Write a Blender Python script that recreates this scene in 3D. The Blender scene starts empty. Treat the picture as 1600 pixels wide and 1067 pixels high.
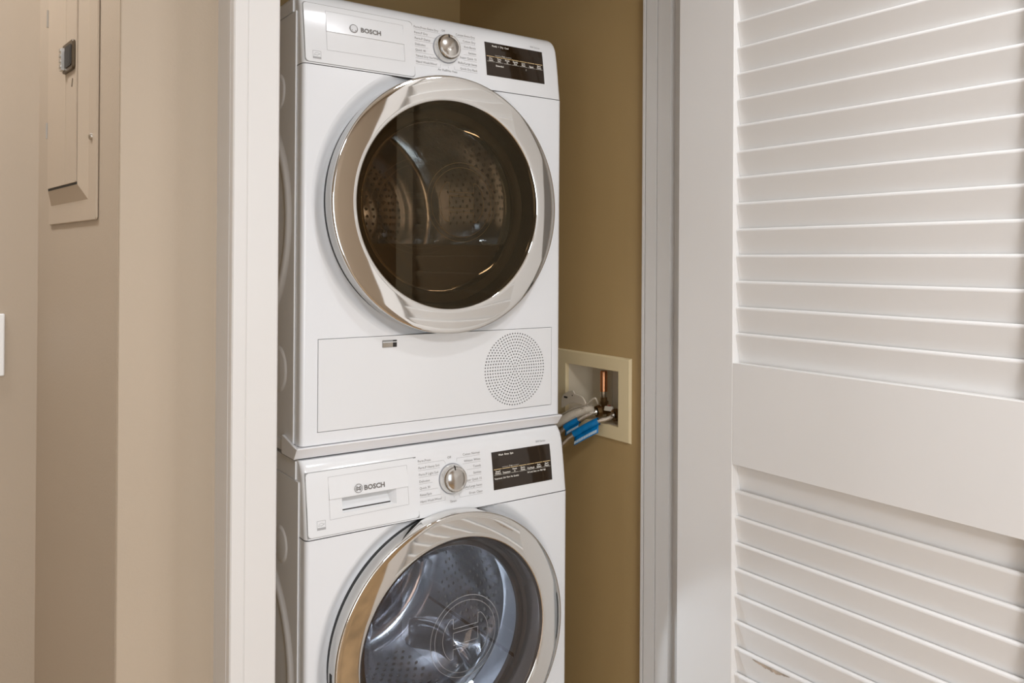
import bpy, bmesh, math, random
from mathutils import Vector, Matrix
PI = math.pi
random.seed(4)
S = bpy.context.scene
COL = S.collection

# ------------------------------------------------------------------ camera
F_PX, YAW, PITCH, ROLL = 1284.01, -.6111, .0047, .0061
CAM = Vector((-.5409, -1.435, .3399)); Y0 = 400.67
fw = Vector((-math.sin(YAW), math.cos(YAW), 0)); rt = Vector((math.cos(YAW), math.sin(YAW), 0)); up = Vector((0, 0, 1))
fw2 = fw*math.cos(PITCH) + up*math.sin(PITCH); up2 = up*math.cos(PITCH) - fw*math.sin(PITCH)
rt3 = rt*math.cos(ROLL) + up2*math.sin(ROLL); up3 = up2*math.cos(ROLL) - rt*math.sin(ROLL)
cd = bpy.data.cameras.new('camera'); cam = bpy.data.objects.new('camera', cd); COL.objects.link(cam)
m = Matrix((rt3, up3, -fw2)).transposed().to_4x4(); m.translation = CAM; cam.matrix_world = m
cd.sensor_fit = 'HORIZONTAL'; cd.sensor_width = 36; cd.lens = F_PX*36/1600
cd.shift_y = (Y0-533.5)/1600; cd.clip_start = .02
S.camera = cam

# ------------------------------------------------------------------ world, lights, exposure
S.view_settings.view_transform = 'Standard'; S.view_settings.look = 'None'
S.view_settings.gamma = 1; S.view_settings.use_curve_mapping = False
S.view_settings.exposure = -0.16
w = bpy.data.worlds.new('world'); S.world = w; w.use_nodes = True
w.node_tree.nodes['Background'].inputs[0].default_value = (.72, .85, 1, 1)
w.node_tree.nodes['Background'].inputs[1].default_value = 1.0

def area(name, loc, aim, power, color, size, size_y=None, shape='DISK', spread=PI):
    l = bpy.data.lights.new(name, 'AREA'); l.energy = power; l.color = color; l.shape = shape; l.size = size
    if size_y: l.size_y = size_y
    l.spread = spread
    o = bpy.data.objects.new(name, l); COL.objects.link(o); o.location = loc
    o.rotation_euler = (Vector(aim)-Vector(loc)).to_track_quat('-Z', 'Y').to_euler()
    return o
WARM = (.97, .985, 1.04)
area('hall_lamp_light', (.52, -.98, 1.545), (.52, -.98, 0), 4.6, WARM, .11, spread=math.radians(140))
area('rear_fill_light', (-.60, -2.3, 1.545), (-.60, -2.3, 0), 37, WARM, .6)  # added overhead fill behind the camera
area('room_fill_light', (1.35, -2.3, 1.545), (1.35, -2.3, 0), 32, WARM, .4)  # added unseen lamp, brightens the room mirrored in the chrome
area('alcove_fill_light', (-.86, .12, 1.545), (-.86, .12, 0), 15, WARM, .25)  # added unseen lamp to brighten the breaker panel wall
area('window_daylight', (.55, -3.56, .45), (.55, 0, .45), 5, (.80, .90, 1), .7, 1.2, 'RECTANGLE')
area('left_fill_light', (-1.86, -1.75, .20), (.7, -1.75, .20), 2, (.86, .93, 1), 1.7, 1.3, 'RECTANGLE')  # added fill from the left for the faces turned that way
area('rear_low_fill_light', (-1.02, -3.56, .15), (-1.02, 0, .15), 36, (.96, .98, 1), 1.1, 1.4, 'RECTANGLE')  # added low fill from behind, lifts the cabinet side and lower parts

# ------------------------------------------------------------------ materials
def mat(name, color, rough=.5, metal=0, spec=.5, coat=0, bump=None, var=None, emit=None):
    m = bpy.data.materials.new(name); m.use_nodes = True
    nt = m.node_tree; b = nt.nodes['Principled BSDF']
    b.inputs['Base Color'].default_value = (*color, 1); b.inputs['Roughness'].default_value = rough
    b.inputs['Metallic'].default_value = metal; b.inputs['Specular IOR Level'].default_value = spec
    b.inputs['Coat Weight'].default_value = coat
    if emit: b.inputs['Emission Color'].default_value = (*emit[0], 1); b.inputs['Emission Strength'].default_value = emit[1]
    tc = nt.nodes.new('ShaderNodeTexCoord')
    if bump:
        n = nt.nodes.new('ShaderNodeTexNoise'); n.inputs['Scale'].default_value = bump[0]; n.inputs['Detail'].default_value = 4
        nt.links.new(tc.outputs['Object'], n.inputs['Vector'])
        bp = nt.nodes.new('ShaderNodeBump'); bp.inputs['Strength'].default_value = bump[1]; bp.inputs['Distance'].default_value = bump[2]
        nt.links.new(n.outputs['Fac'], bp.inputs['Height']); nt.links.new(bp.outputs['Normal'], b.inputs['Normal'])
    if var:
        n = nt.nodes.new('ShaderNodeTexNoise'); n.inputs['Scale'].default_value = var[0]; n.inputs['Detail'].default_value = 3
        nt.links.new(tc.outputs['Object'], n.inputs['Vector'])
        r = nt.nodes.new('ShaderNodeValToRGB')
        k = var[1]; r.color_ramp.elements[0].position = .3; r.color_ramp.elements[1].position = .7
        r.color_ramp.elements[0].color = (*[c*(1-k) for c in color], 1); r.color_ramp.elements[1].color = (*[min(1, c*(1+k)) for c in color], 1)
        nt.links.new(n.outputs['Fac'], r.inputs['Fac']); nt.links.new(r.outputs['Color'], b.inputs['Base Color'])
    return m

def thin_glass(name, tint, k=1.0, ior=1.5, rough=.0, refl=(1, 1, 1)):
    m = bpy.data.materials.new(name); m.use_nodes = True; nt = m.node_tree; nt.nodes.clear()
    o = nt.nodes.new('ShaderNodeOutputMaterial'); mx = nt.nodes.new('ShaderNodeMixShader')
    t = nt.nodes.new('ShaderNodeBsdfTransparent'); t.inputs[0].default_value = (*tint, 1)
    g = nt.nodes.new('ShaderNodeBsdfGlossy'); g.inputs['Roughness'].default_value = rough; g.inputs[0].default_value = (*refl, 1)
    f = nt.nodes.new('ShaderNodeFresnel'); f.inputs[0].default_value = ior
    mu = nt.nodes.new('ShaderNodeMath'); mu.operation = 'MULTIPLY'; mu.inputs[1].default_value = k
    nt.links.new(f.outputs[0], mu.inputs[0]); nt.links.new(mu.outputs[0], mx.inputs[0])
    nt.links.new(t.outputs[0], mx.inputs[1]); nt.links.new(g.outputs[0], mx.inputs[2]); nt.links.new(mx.outputs[0], o.inputs[0])
    return m

TAN = (.435, .355, .265)
M = dict(
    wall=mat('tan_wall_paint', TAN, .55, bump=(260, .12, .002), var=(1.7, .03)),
    closet=mat('tan_paint_closet_bounce', (.42, .29, .128), .6, bump=(260, .12, .002), var=(2.0, .03)),  # same tan paint, with the closet's warm bounce light put into the colour
    ceil=mat('ceiling_paint', (.78, .76, .72), .8, bump=(200, .1, .002)),
    floor=mat('oak_floor', (.30, .19, .09), .35, var=(14, .25)),
    trim=mat('white_trim_paint', (.66, .645, .62), .38, bump=(60, .05, .001), var=(3, .012)),
    door=mat('white_door_paint', (.82, .81, .79), .40, bump=(45, .05, .001), var=(3, .012)),
    chip=mat('chipped_primer', (.48, .40, .32), .7, var=(90, .3)),
    panel=mat('panel_paint', (.46, .375, .28), .5, bump=(160, .1, .001), var=(3, .03)),
    enamel=mat('white_enamel', (.81, .825, .84), .22, spec=.5, var=(2, .008)),
    plastic=mat('white_plastic', (.80, .81, .815), .15),
    side=mat('white_side_steel', (.80, .80, .80), .35),
    kit=mat('stacking_kit_plastic', (.86, .86, .87), .35),
    gap=mat('gap_shade_and_latch_grey', (.28, .28, .27), .7),  # grey standing in for shade in gaps; also the flap latch body
    black=mat('black_rubber', (.012, .012, .012), .5),
    slot=mat('dark_slot', (.02, .018, .015), .6),
    chrome=mat('chrome', (.74, .725, .70), .035, 1),
    badge=mat('silver_badge', (.60, .60, .60), .5, .6),
    brushed=mat('brushed_knob_metal', (.62, .60, .57), .16, 1),
    display=mat('display_glass', (.022, .012, .005), .05, spec=.6),
    print=mat('grey_print', (.30, .29, .28), .6),
    printd=mat('brand_grey_print', (.17, .155, .14), .5),
    prints=mat('light_grey_print', (.40, .40, .40), .6),
    glow=mat('display_print_white', (.80, .77, .70), .5, emit=((1, .95, .85), .15)),
    gold=mat('display_print_gold', (.75, .55, .28), .5, emit=((1, .75, .4), .12)),
    bezel_d=mat('dark_brown_bezel', (.030, .020, .008), .08, spec=.6),
    bezel_w=mat('smoky_bezel', (.05, .038, .032), .08, spec=.6),
    glass_d=thin_glass('brown_tinted_glass', (.42, .33, .23), .85, refl=(1, .82, .52)),
    glass_w=thin_glass('smoke_tinted_glass', (.60, .51, .44), 1.1),
    bowl=thin_glass('clear_bowl_glass', (.90, .90, .92), 1.3),
    etch=mat('etched_line', (.55, .47, .36), .3, .4),
    etchw=mat('etched_line_pale', (.62, .58, .54), .25, .4),
    drum=mat('stainless_drum', (.50, .50, .52), .16, 1, bump=(35, .12, .004)),
    filt=mat('filter_housing', (.06, .036, .014), .3),
    gasket=mat('grey_gasket', (.30, .31, .34), .4),
    steel=mat('steel', (.55, .52, .47), .25, 1),
    braid=mat('braided_steel', (.62, .55, .46), .3, 1, bump=(900, .8, .002)),
    copper=mat('copper', (.72, .33, .16), .28, 1),
    brass=mat('aged_brass', (.32, .20, .09), .35, 1),
    solder=mat('solder', (.75, .70, .60), .3, 1),
    box=mat('cream_box_plastic', (.71, .59, .36), .45),
    boxin=mat('cream_box_inside', (.66, .58, .44), .5),
    tag=mat('blue_tag', (.0, .16, .40), .35, var=(60, .2)),
    tagw=mat('tag_white_print', (.62, .72, .74), .5),
    hosegrey=mat('grey_hose', (.52, .455, .36), .5),
    valve=mat('white_valve', (.72, .66, .55), .4),
    red=mat('red_mark', (.5, .04, .02), .4),
    hinge=mat('dark_bronze_hinge', (.03, .025, .02), .45, .6),
    switch=mat('switch_white', (.82, .82, .80), .3),
    bronze=mat('latch_bronze', (.10, .072, .042), .4, .5),
    latchm=mat('latch_metal', (.60, .58, .54), .35, .9),
    sky=mat('window_frame_white', (.8, .8, .8), .4),
)
M['pane'] = thin_glass('window_pane_glass', (.98, .99, 1), 1.0)

# ------------------------------------------------------------------ mesh helpers
class MB:
    def __init__(s): s.v = []; s.f = []
    def add(s, vs, fs):
        n = len(s.v); s.v += [tuple(v) for v in vs]; s.f += [tuple(i+n for i in f) for f in fs]; return s
    def box(s, x0, x1, y0, y1, z0, z1):
        return s.add([(x0,y0,z0),(x1,y0,z0),(x1,y1,z0),(x0,y1,z0),(x0,y0,z1),(x1,y0,z1),(x1,y1,z1),(x0,y1,z1)],
              [(0,3,2,1),(4,5,6,7),(0,1,5,4),(1,2,6,5),(2,3,7,6),(3,0,4,7)])
    def prism(s, poly, fn, a, b, caps=True):
        """poly of 2D points swept from a to b; fn(p, q, t) -> xyz"""
        n = len(poly); vs = [fn(p, q, a) for p, q in poly] + [fn(p, q, b) for p, q in poly]
        fs = [(i, (i+1) % n, n+(i+1) % n, n+i) for i in range(n)]
        if caps: fs += [tuple(range(n))[::-1], tuple(range(n, 2*n))]
        return s.add(vs, fs)
    def lathe(s, cx, cz, prof, N=96, a0=0, a1=2*PI, ax='Y', closed=False):
        full = abs(a1-a0-2*PI) < 1e-6; n = N if full else N+1
        vs = []; fs = []
        for r, t in prof:
            for i in range(n):
                a = a0+(a1-a0)*i/N
                p, q = cx+r*math.cos(a), cz+r*math.sin(a)
                vs.append((p, t, q) if ax == 'Y' else (t, p, q) if ax == 'X' else (p, q, t))
        k = len(prof)
        for j in range(k if closed else k-1):
            j2 = (j+1) % k
            for i in range(N):
                i2 = (i+1) % n
                fs.append((j*n+i, j*n+i2, j2*n+i2, j2*n+i))
        return s.add(vs, fs)
    def disc(s, c, r, nrm, N=16, flip=False):
        z = Vector(nrm).normalized(); x = z.orthogonal().normalized(); y = z.cross(x); c = Vector(c)
        return s.add([c+x*r*math.cos(2*PI*i/N)+y*r*math.sin(2*PI*i/N) for i in range(N)], [tuple(range(N))])
    def tube(s, pts, r, N=10, cap=True):
        P = [Vector(p) for p in pts]; n = len(P); rs = r if isinstance(r, (list, tuple)) else [r]*n
        x = None; vs = []; fs = []
        for i in range(n):
            t = (P[min(i+1, n-1)]-P[max(i-1, 0)]).normalized()
            x = t.orthogonal().normalized() if x is None else (x-t*x.dot(t)).normalized()
            y = t.cross(x)
            vs += [P[i]+(x*math.cos(2*PI*k/N)+y*math.sin(2*PI*k/N))*rs[i] for k in range(N)]
        for i in range(n-1):
            fs += [(i*N+k, i*N+(k+1) % N, (i+1)*N+(k+1) % N, (i+1)*N+k) for k in range(N)]
        if cap: fs += [tuple(range(N))[::-1], tuple(range((n-1)*N, n*N))]
        return s.add(vs, fs)
    def rod(s, a, b, r, N=16, r2=None):
        return s.tube([a, b], [r, r if r2 is None else r2], N)

def spline(pts, n=8):
    P = [Vector(p) for p in pts]; P = [P[0]*2-P[1]]+P+[P[-1]*2-P[-2]]; out = []
    for i in range(1, len(P)-2):
        for k in range(n):
            t = k/n; a, b, c, d = P[i-1:i+3]
            out.append(.5*((2*b)+(c-a)*t+(2*a-5*b+4*c-d)*t*t+(3*b-a-3*c+d)*t**3))
    out.append(P[-2]); return out

def origin(o):
    v = Vector((0, 0, 0))
    while o is not None: v += o.location; o = o.parent
    return v
def obj(name, mb, material, parent=None, loc=None, bevel=0, smooth=35, seg=2, flat=False):
    me = bpy.data.meshes.new(name)
    base = origin(parent) if parent else Vector(loc or (0, 0, 0))
    if parent is None and loc is None and mb.v:
        xs = list(zip(*mb.v)); base = Vector(((min(xs[0])+max(xs[0]))/2, (min(xs[1])+max(xs[1]))/2, min(xs[2])))
    me.from_pydata([tuple(Vector(v)-base) for v in mb.v], [], mb.f)
    b = bmesh.new(); b.from_mesh(me)
    bmesh.ops.remove_doubles(b, verts=b.verts, dist=1e-6)
    bmesh.ops.recalc_face_normals(b, faces=b.faces); b.to_mesh(me); b.free()
    me.materials.append(M[material] if isinstance(material, str) else material)
    me.polygons.foreach_set('use_smooth', [True]*len(me.polygons))
    me.set_sharp_from_angle(angle=math.radians(smooth))
    o = bpy.data.objects.new(name, me); COL.objects.link(o)
    if parent: o.parent = parent
    else: o.location = base
    if bevel:
        md = o.modifiers.new('bevel', 'BEVEL'); md.width = bevel; md.segments = seg; md.limit_method = 'ANGLE'; md.angle_limit = math.radians(40)
        md.harden_normals = False
    if flat:
        for p in me.polygons:
            if abs(p.normal.y) > .9999 or abs(p.normal.z) > .999: p.use_smooth = False
    return o
def struct(name, mb, material, parent=None, **k):
    o = obj(name, mb, material, parent, **k)
    if parent is None: o['kind'] = 'structure'
    return o
def thing(name, label, cat, loc, group=None):
    o = bpy.data.objects.new(name, None); COL.objects.link(o); o.location = loc; o.empty_display_size = .05
    o['label'] = label; o['category'] = cat
    if group: o['group'] = group
    return o
def tag(o, label, cat, group=None):
    o['label'] = label; o['category'] = cat
    if group: o['group'] = group
    return o

FLOOR, CEIL = -.878, 1.56
# ------------------------------------------------------------------ the room shell
struct('floor', MB().box(-2.0, 2.3, -3.75, .80, FLOOR-.05, FLOOR), 'floor')
struct('ceiling', MB().box(-2.0, 2.3, -3.75, .80, CEIL, CEIL+.05), 'ceil')
A = Vector((-.335, -.19)); B = Vector((-.388, .30)); D = (B-A).normalized(); Nn = Vector((-D.y, D.x))
struct('wall_panel', MB().prism([(A.x, A.y), (B.x-.0005, B.y+.004), (B.x+.08, B.y+.004), (B.x+.08, A.y+.0815), (A.x+.03, A.y+.0815), (A.x+.001, A.y+.0010)], lambda p, q, t: (p, q, t), FLOOR, CEIL), 'wall')
struct('wall_left', MB().box(-1.9, -.36, .30, .38, FLOOR, CEIL), 'wall')
r = MB(); LY = (-2.62, -.88, -.48, .88)
r.box(-1.98, -1.9, -3.6, LY[0], FLOOR, CEIL); r.box(-1.98, -1.9, LY[1], .38, FLOOR, CEIL)
r.box(-1.98, -1.9, LY[0], LY[1], FLOOR, LY[2]); r.box(-1.98, -1.9, LY[0], LY[1], LY[3], CEIL)
struct('wall_far_left', r, 'wall')
r = MB()
for y in (LY[0], (LY[0]+LY[1])/2-.02, LY[1]-.04): r.box(-1.955, -1.905, y, y+.04, LY[2], LY[3])
for z in (LY[2], LY[3]-.04): r.box(-1.95, -1.91, LY[0]+.04, LY[1]-.04, z, z+.04)
win2 = struct('fill_window_left', r, 'sky')  # made-up window around the left fill light
struct('pane', MB().box(-1.935, -1.931, LY[0], LY[1], LY[2], LY[3]), 'pane', win2)
struct('wall_front_left', MB().box(-.3340, -.19, -.19, -.10, FLOOR, CEIL), 'wall', bevel=.002)
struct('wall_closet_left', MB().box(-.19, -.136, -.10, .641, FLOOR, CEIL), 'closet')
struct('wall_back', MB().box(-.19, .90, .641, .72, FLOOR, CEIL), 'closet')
# right closet wall with the opening for the outlet box
XW = .72
HY0, HY1, HZ0, HZ1 = -.075, .142, -.048, .106
r = MB()
r.box(XW, XW+.18, -.15, .641, FLOOR, HZ0); r.box(XW, XW+.18, -.15, .641, HZ1, CEIL)
r.box(XW, XW+.18, -.15, HY0, HZ0, HZ1); r.box(XW, XW+.18, HY1, .641, HZ0, HZ1)
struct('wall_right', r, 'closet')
struct('wall_front_right', MB().box(.745, 2.2, -.262, -.152, FLOOR, CEIL), 'wall')
struct('wall_header', MB().box(-.134, .70, -.262, -.152, 1.18, CEIL), 'wall')
struct('wall_hall_right', MB().box(2.2, 2.28, -3.6, -.262, FLOOR, CEIL), 'wall')
WX0, WX1, WZ0, WZ1 = .2, .9, -.15, 1.05
r = MB()
VX0, VX1, VZ0, VZ1 = -1.58, -.46, -.56, .86
r.box(-1.98, VX0, -3.7, -3.6, FLOOR, CEIL); r.box(VX1, WX0, -3.7, -3.6, FLOOR, CEIL); r.box(WX1, 2.28, -3.7, -3.6, FLOOR, CEIL)
r.box(VX0, VX1, -3.7, -3.6, FLOOR, VZ0); r.box(VX0, VX1, -3.7, -3.6, VZ1, CEIL)
r.box(WX0, WX1, -3.7, -3.6, FLOOR, WZ0); r.box(WX0, WX1, -3.7, -3.6, WZ1, CEIL)
struct('wall_window', r, 'wall')
r = MB()
for x in (WX0, (WX0+WX1)/2-.02, WX1-.04): r.box(x, x+.04, -3.66, -3.61, WZ0, WZ1)
for z in (WZ0, (WZ0+WZ1)/2-.02, WZ1-.04): r.box(WX0+.04, WX1-.04, -3.655, -3.615, z, z+.04)
win = struct('window_1', r, 'sky')
struct('pane', MB().box(WX0, WX1, -3.637, -3.633, WZ0, WZ1), 'pane', win)

r = MB()
for x in (VX0, (VX0+VX1)/2-.02, VX1-.04): r.box(x, x+.04, -3.66, -3.61, VZ0, VZ1)
for z in (VZ0, VZ1-.04): r.box(VX0+.04, VX1-.04, -3.655, -3.615, z, z+.04)
win3 = struct('fill_window_rear', r, 'sky')  # made-up window around the low rear fill light
struct('pane', MB().box(VX0, VX1, -3.637, -3.633, VZ0, VZ1), 'pane', win3)

# left door post: casing with a proud outer band, shadow line and flat jamb
p = [(-.2018, -.155), (-.2018, -.2514), (-.2008, -.2524), (-.2008, -.2535), (-.2018, -.2545), (-.2018, -.268), (-.200, -.270), (-.1835, -.270), (-.1815, -.2690), (-.1800, -.2665),
     (-.1370, -.2665), (-.1348, -.2645), (-.1348, -.155)]
struct('trim_1', MB().prism(p, lambda a, b, t: (a, b, t), FLOOR, CEIL-.002), 'trim', smooth=25)
# right jamb: edge bead, two flat bands, stop, and the rebate the door hinges on
p = [(.7445, -.149), (.7005, -.149), (.700, -.1500), (.700, -.1560), (.7060, -.1568), (.7060, -.1592), (.700, -.1600), (.700, -.1915), (.7070, -.1922), (.7070, -.1938), (.700, -.1945), (.6995, -.2315), (.7125, -.2325), (.7125, -.2420), (.7085, -.2430), (.7085, -.2640), (.7445, -.2640)]
struct('trim_2', MB().prism(p, lambda a, b, t: (a, b, t), FLOOR, CEIL-.002), 'trim', smooth=25)
struct('trim_4', MB().box(.7145, .80, -.2730, -.2645, FLOOR, 1.18), 'trim')
p = [(-.134, -.155), (-.134, -.266), (.699, -.266), (.699, -.155)]
struct('trim_3', MB().prism(p, lambda a, b, t: (a, b, t), 1.155, 1.18), 'trim')

# ------------------------------------------------------------------ louvred door standing open at the right
DX, DT = .680, .033             # near face, thickness
DY0, DY1 = -0.2747, -1.03        # hinge edge, free edge
LY0, LY1 = -0.4132, -0.9166        # louvre opening
DZ0, DZ1 = FLOOR+.012, 1.145
UB, UT, LT, LB = 0.1506, 1.03, -0.0387, -.705
door = bpy.data.objects.new('door_1', None); COL.objects.link(door); door.location = (DX+.016, (DY0+DY1)/2, DZ0); door['kind'] = 'structure'
obj('stile', MB().box(DX, DX+DT, LY0, DY0, DZ0, DZ1), 'door', door, bevel=.0015)
obj('stile', MB().box(DX, DX+DT, DY1, LY1, DZ0, DZ1), 'door', door, bevel=.0015)
obj('rail', MB().box(DX, DX+DT, LY1, LY0, LT, UB), 'door', door, bevel=.0008)
obj('rail', MB().box(DX, DX+DT, LY1, LY0, UT, DZ1), 'door', door, bevel=.0008)
obj('rail', MB().box(DX, DX+DT, LY1, LY0, DZ0, LB), 'door', door, bevel=.0008)
SP = 0.04876
def slat_poly():
    # cross-section (x, z): rounded near edge at the top, body running down and back
    th, ln = .0092, .0575; a = math.radians(12.5)
    ux, uz = math.sin(a), -math.cos(a)       # down and back
    nx, nz = math.cos(a), math.sin(a)        # thickness direction
    P = []
    c = (.0040, .0)
    for k in range(9):
        t = PI*k/8
        P.append((c[0]-math.cos(t)*nx*th/2-math.sin(t)*ux*th/2, c[1]-math.cos(t)*nz*th/2-math.sin(t)*uz*th/2))
    P.append((c[0]+nx*th/2+ux*ln, c[1]+nz*th/2+uz*ln)); P.append((c[0]-nx*th/2+ux*ln, c[1]-nz*th/2+uz*ln))
    return P
SPOLY = slat_poly(); SX = DX+.0090
proto = None; slats = []
def slat(z):
    global proto
    if proto is None:
        b0 = origin(door)
        proto = obj('slat', MB().prism([(x+SX, zz) for x, zz in SPOLY], lambda x, zz, t: (x, t, zz+b0.z), LY1+.0003, LY0-.0003), 'door', door, smooth=28)
        for p in proto.data.polygons: p.use_smooth = p.area < .004
        o = proto
    else:
        o = proto.copy(); COL.objects.link(o)
    o.parent = door; o.location = (0, 0, z-origin(door).z)
    return o
for i in range(-4, 15):
    zc = 0.2024+SP*(i)
    if UB+.045 < zc < UT-.004: slats.append(slat(zc))
zc = 0.2024+SP*15
while zc < UT-.004: slats.append(slat(zc)); zc += SP
low = []
for j in range(0, 14):
    zc = -0.0922-SP*j
    if zc > LB+.04: low.append(slat(zc))
# filler slat under the upper rail of each field (its front edge is hidden behind the rail)
def stub(z0, z1):
    x0 = SX+.0035; x1 = x0+(z1-z0)*.22
    return MB().prism([(x0, z1), (x0+.0065, z1), (x1+.0065, z0), (x1, z0)], lambda x, q, t: (x, t, q), LY1+.0003, LY0-.0003)
obj('slat', stub(-0.0922-.006, LT), 'door', door)
# worn paint along the edge of one lower slat
ws = low[6]; r = MB(); pts = []
zc = -0.0922-SP*6
random.seed(11)
n = 26
for i in range(n+1):
    t = i/n; y = -.455-.080*t
    d = .0012+.0075*math.sin(PI*min(1, t*1.02))**.8*(.55+.45*random.random())
    pts.append((y, d))
vs = []; a = math.radians(12.5)
for y, d in pts:
    for dd in (.0012, .0012+d):
        vs.append((SX+.0040-math.cos(a)*.0049+math.sin(a)*dd, y, zc-math.sin(a)*.0049-math.cos(a)*dd))
r.add(vs, [(2*i, 2*i+2, 2*i+3, 2*i+1) for i in range(n)])
chip = obj('paint_chip', r, 'chip', ws); chip['label'] = 'bare tan patch of chipped paint on the slat edge'
for (z0, z1) in ((.1627, .2702), (-.577, -.4693), (.93, 1.035)):
    h = MB().box(.7005, .7080, -.2742, -.2645, z0, z1); h.tube([(.6935, -.2672, z0), (.6935, -.2672, z1)], .0030, 12)
    obj('hinge', h, 'hinge', door)

# ------------------------------------------------------------------ electrical panel on the left wall
def PW(s, off, z): q = A + D*s + Nn*off; return (q.x, q.y, z)
t = thing('breaker_panel', 'tan painted flush breaker panel cover with raised hinged door on the left wall', 'electrical panel', PW(.245, 0, .396))
F0, F1, FZ0, FZ1 = .0963, .392, .396, .965; R0, R1, RZ0, RZ1 = .1606, .352, .4515, .91; OF = .0137
b0, b1, bz0, bz1 = .138, .374, .428, .933
r = MB()
def ring(r, lo, hi, o0, o1):
    a = [PW(lo[0], o0, lo[2]), PW(lo[1], o0, lo[2]), PW(lo[1], o0, lo[3]), PW(lo[0], o0, lo[3])]
    b = [PW(hi[0], o1, hi[2]), PW(hi[1], o1, hi[2]), PW(hi[1], o1, hi[3]), PW(hi[0], o1, hi[3])]
    r.add(a+b, [(i, (i+1) % 4, 4+(i+1) % 4, 4+i) for i in range(4)])
def rrect(s0, s1, z0, z1, rad, n=4):
    P = []
    for cx, cz, a in ((s1-rad, z0+rad, -PI/2), (s1-rad, z1-rad, 0), (s0+rad, z1-rad, PI/2), (s0+rad, z0+rad, PI)):
        for k in range(n+1): P.append((cx+rad*math.cos(a+PI/2*k/n), cz+rad*math.sin(a+PI/2*k/n)))
    return P
r.prism(rrect(F0, F1, FZ0, FZ1, .006), lambda s, q, o: PW(s, o, q), .0006, .0042)
obj('cover_frame', r, 'panel', t, bevel=.0012)
r = MB(); ring(r, (b0, b1, bz0, bz1), (R0, R1, RZ0, RZ1), .0040, OF)
r.add([PW(R0, OF, RZ0), PW(R1, OF, RZ0), PW(R1, OF, RZ1), PW(R0, OF, RZ1)], [(0, 1, 2, 3)])
obj('raised_cover', r, 'panel', t, smooth=10)
r = MB().prism(rrect(R0+.004, R1-.004, RZ0+.004, RZ1-.004, .002), lambda s, q, o: PW(s, o, q), OF+.0003, OF+.0022)
pd = obj('door', r, 'panel', t)
r = MB().prism(rrect(R0+.002, R1-.003, RZ0+.0005, RZ0+.0042, .0005), lambda s, q, o: PW(s, o, q), OF+.0001, OF+.0006)
obj('door_gap', r, 'slot', t)
r = MB()
r.prism([(.2262, RZ0+.006), (.2282, RZ0+.006), (.2282, RZ1-.006), (.2262, RZ1-.006)], lambda s, q, o: PW(s, o, q), OF+.0022, OF+.0026)
obj('crease', r, 'panel', pd)
r = MB().prism(rrect(.1690, .2330, .6290, .6745, .006), lambda s, q, o: PW(s, o, q), OF+.0022, OF+.0065)
la = obj('latch', r, 'bronze', t, bevel=.0012)
la['label'] = 'dark bronze recessed latch with bright worn metal edge'
r = MB().prism(rrect(.1750, .2120, .6350, .6680, .004), lambda s, q, o: PW(s, o, q), OF+.0066, OF+.0078)
r.prism(rrect(.1790, .1900, .6380, .6640, .003), lambda s, q, o: PW(s, o, q), OF+.0078, OF+.0082)
obj('latch_recess', r, 'slot', la)
r = MB().prism(rrect(.2190, .2310, .6330, .6690, .002), lambda s, q, o: PW(s, o, q), OF+.0066, OF+.0110)
for k in range(4):
    zz = .638+.0085*k; r.prism(rrect(.2200, .2300, zz, zz+.004, .001), lambda s, q, o: PW(s, o, q), OF+.0110, OF+.0122)
obj('latch_slide', r, 'latchm', la)
for z0, z1 in ((.7300, .7590), (.5410, .5680)):
    obj('hinge', MB().tube([PW(.3530, OF+.002, z0), PW(.3530, OF+.002, z1)], .0024, 10), 'latchm', t)
for s, q in ((.1225, .5208), (.1225, .84)):
    sc = MB().tube([PW(s, .0040, q), PW(s, .0066, q), PW(s, .0082, q)], [.0055, .0052, .0030], 14)
    obj('screw', sc, 'steel', t)
r = MB().tube([PW(.184, OF+.0026, .6165), PW(.1885, OF+.0026, .6040)], .0006, 6)
sk = obj('scratch', r, 'bronze', pd)

# switch plate at the picture's left edge
t = thing('light_switch', 'white light switch plate on the tan wall at the left', 'switch', (-.474, .30, .1267))
obj('plate', MB().prism(rrect(-.5090, -.4390, .1267, .2385, .003), lambda x, q, y: (x, y, q), .2940, .2998), 'switch', t, bevel=.002)
obj('rocker', MB().box(-.491, -.457, .2915, .2940, .150, .215), 'switch', t, bevel=.001)

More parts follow.
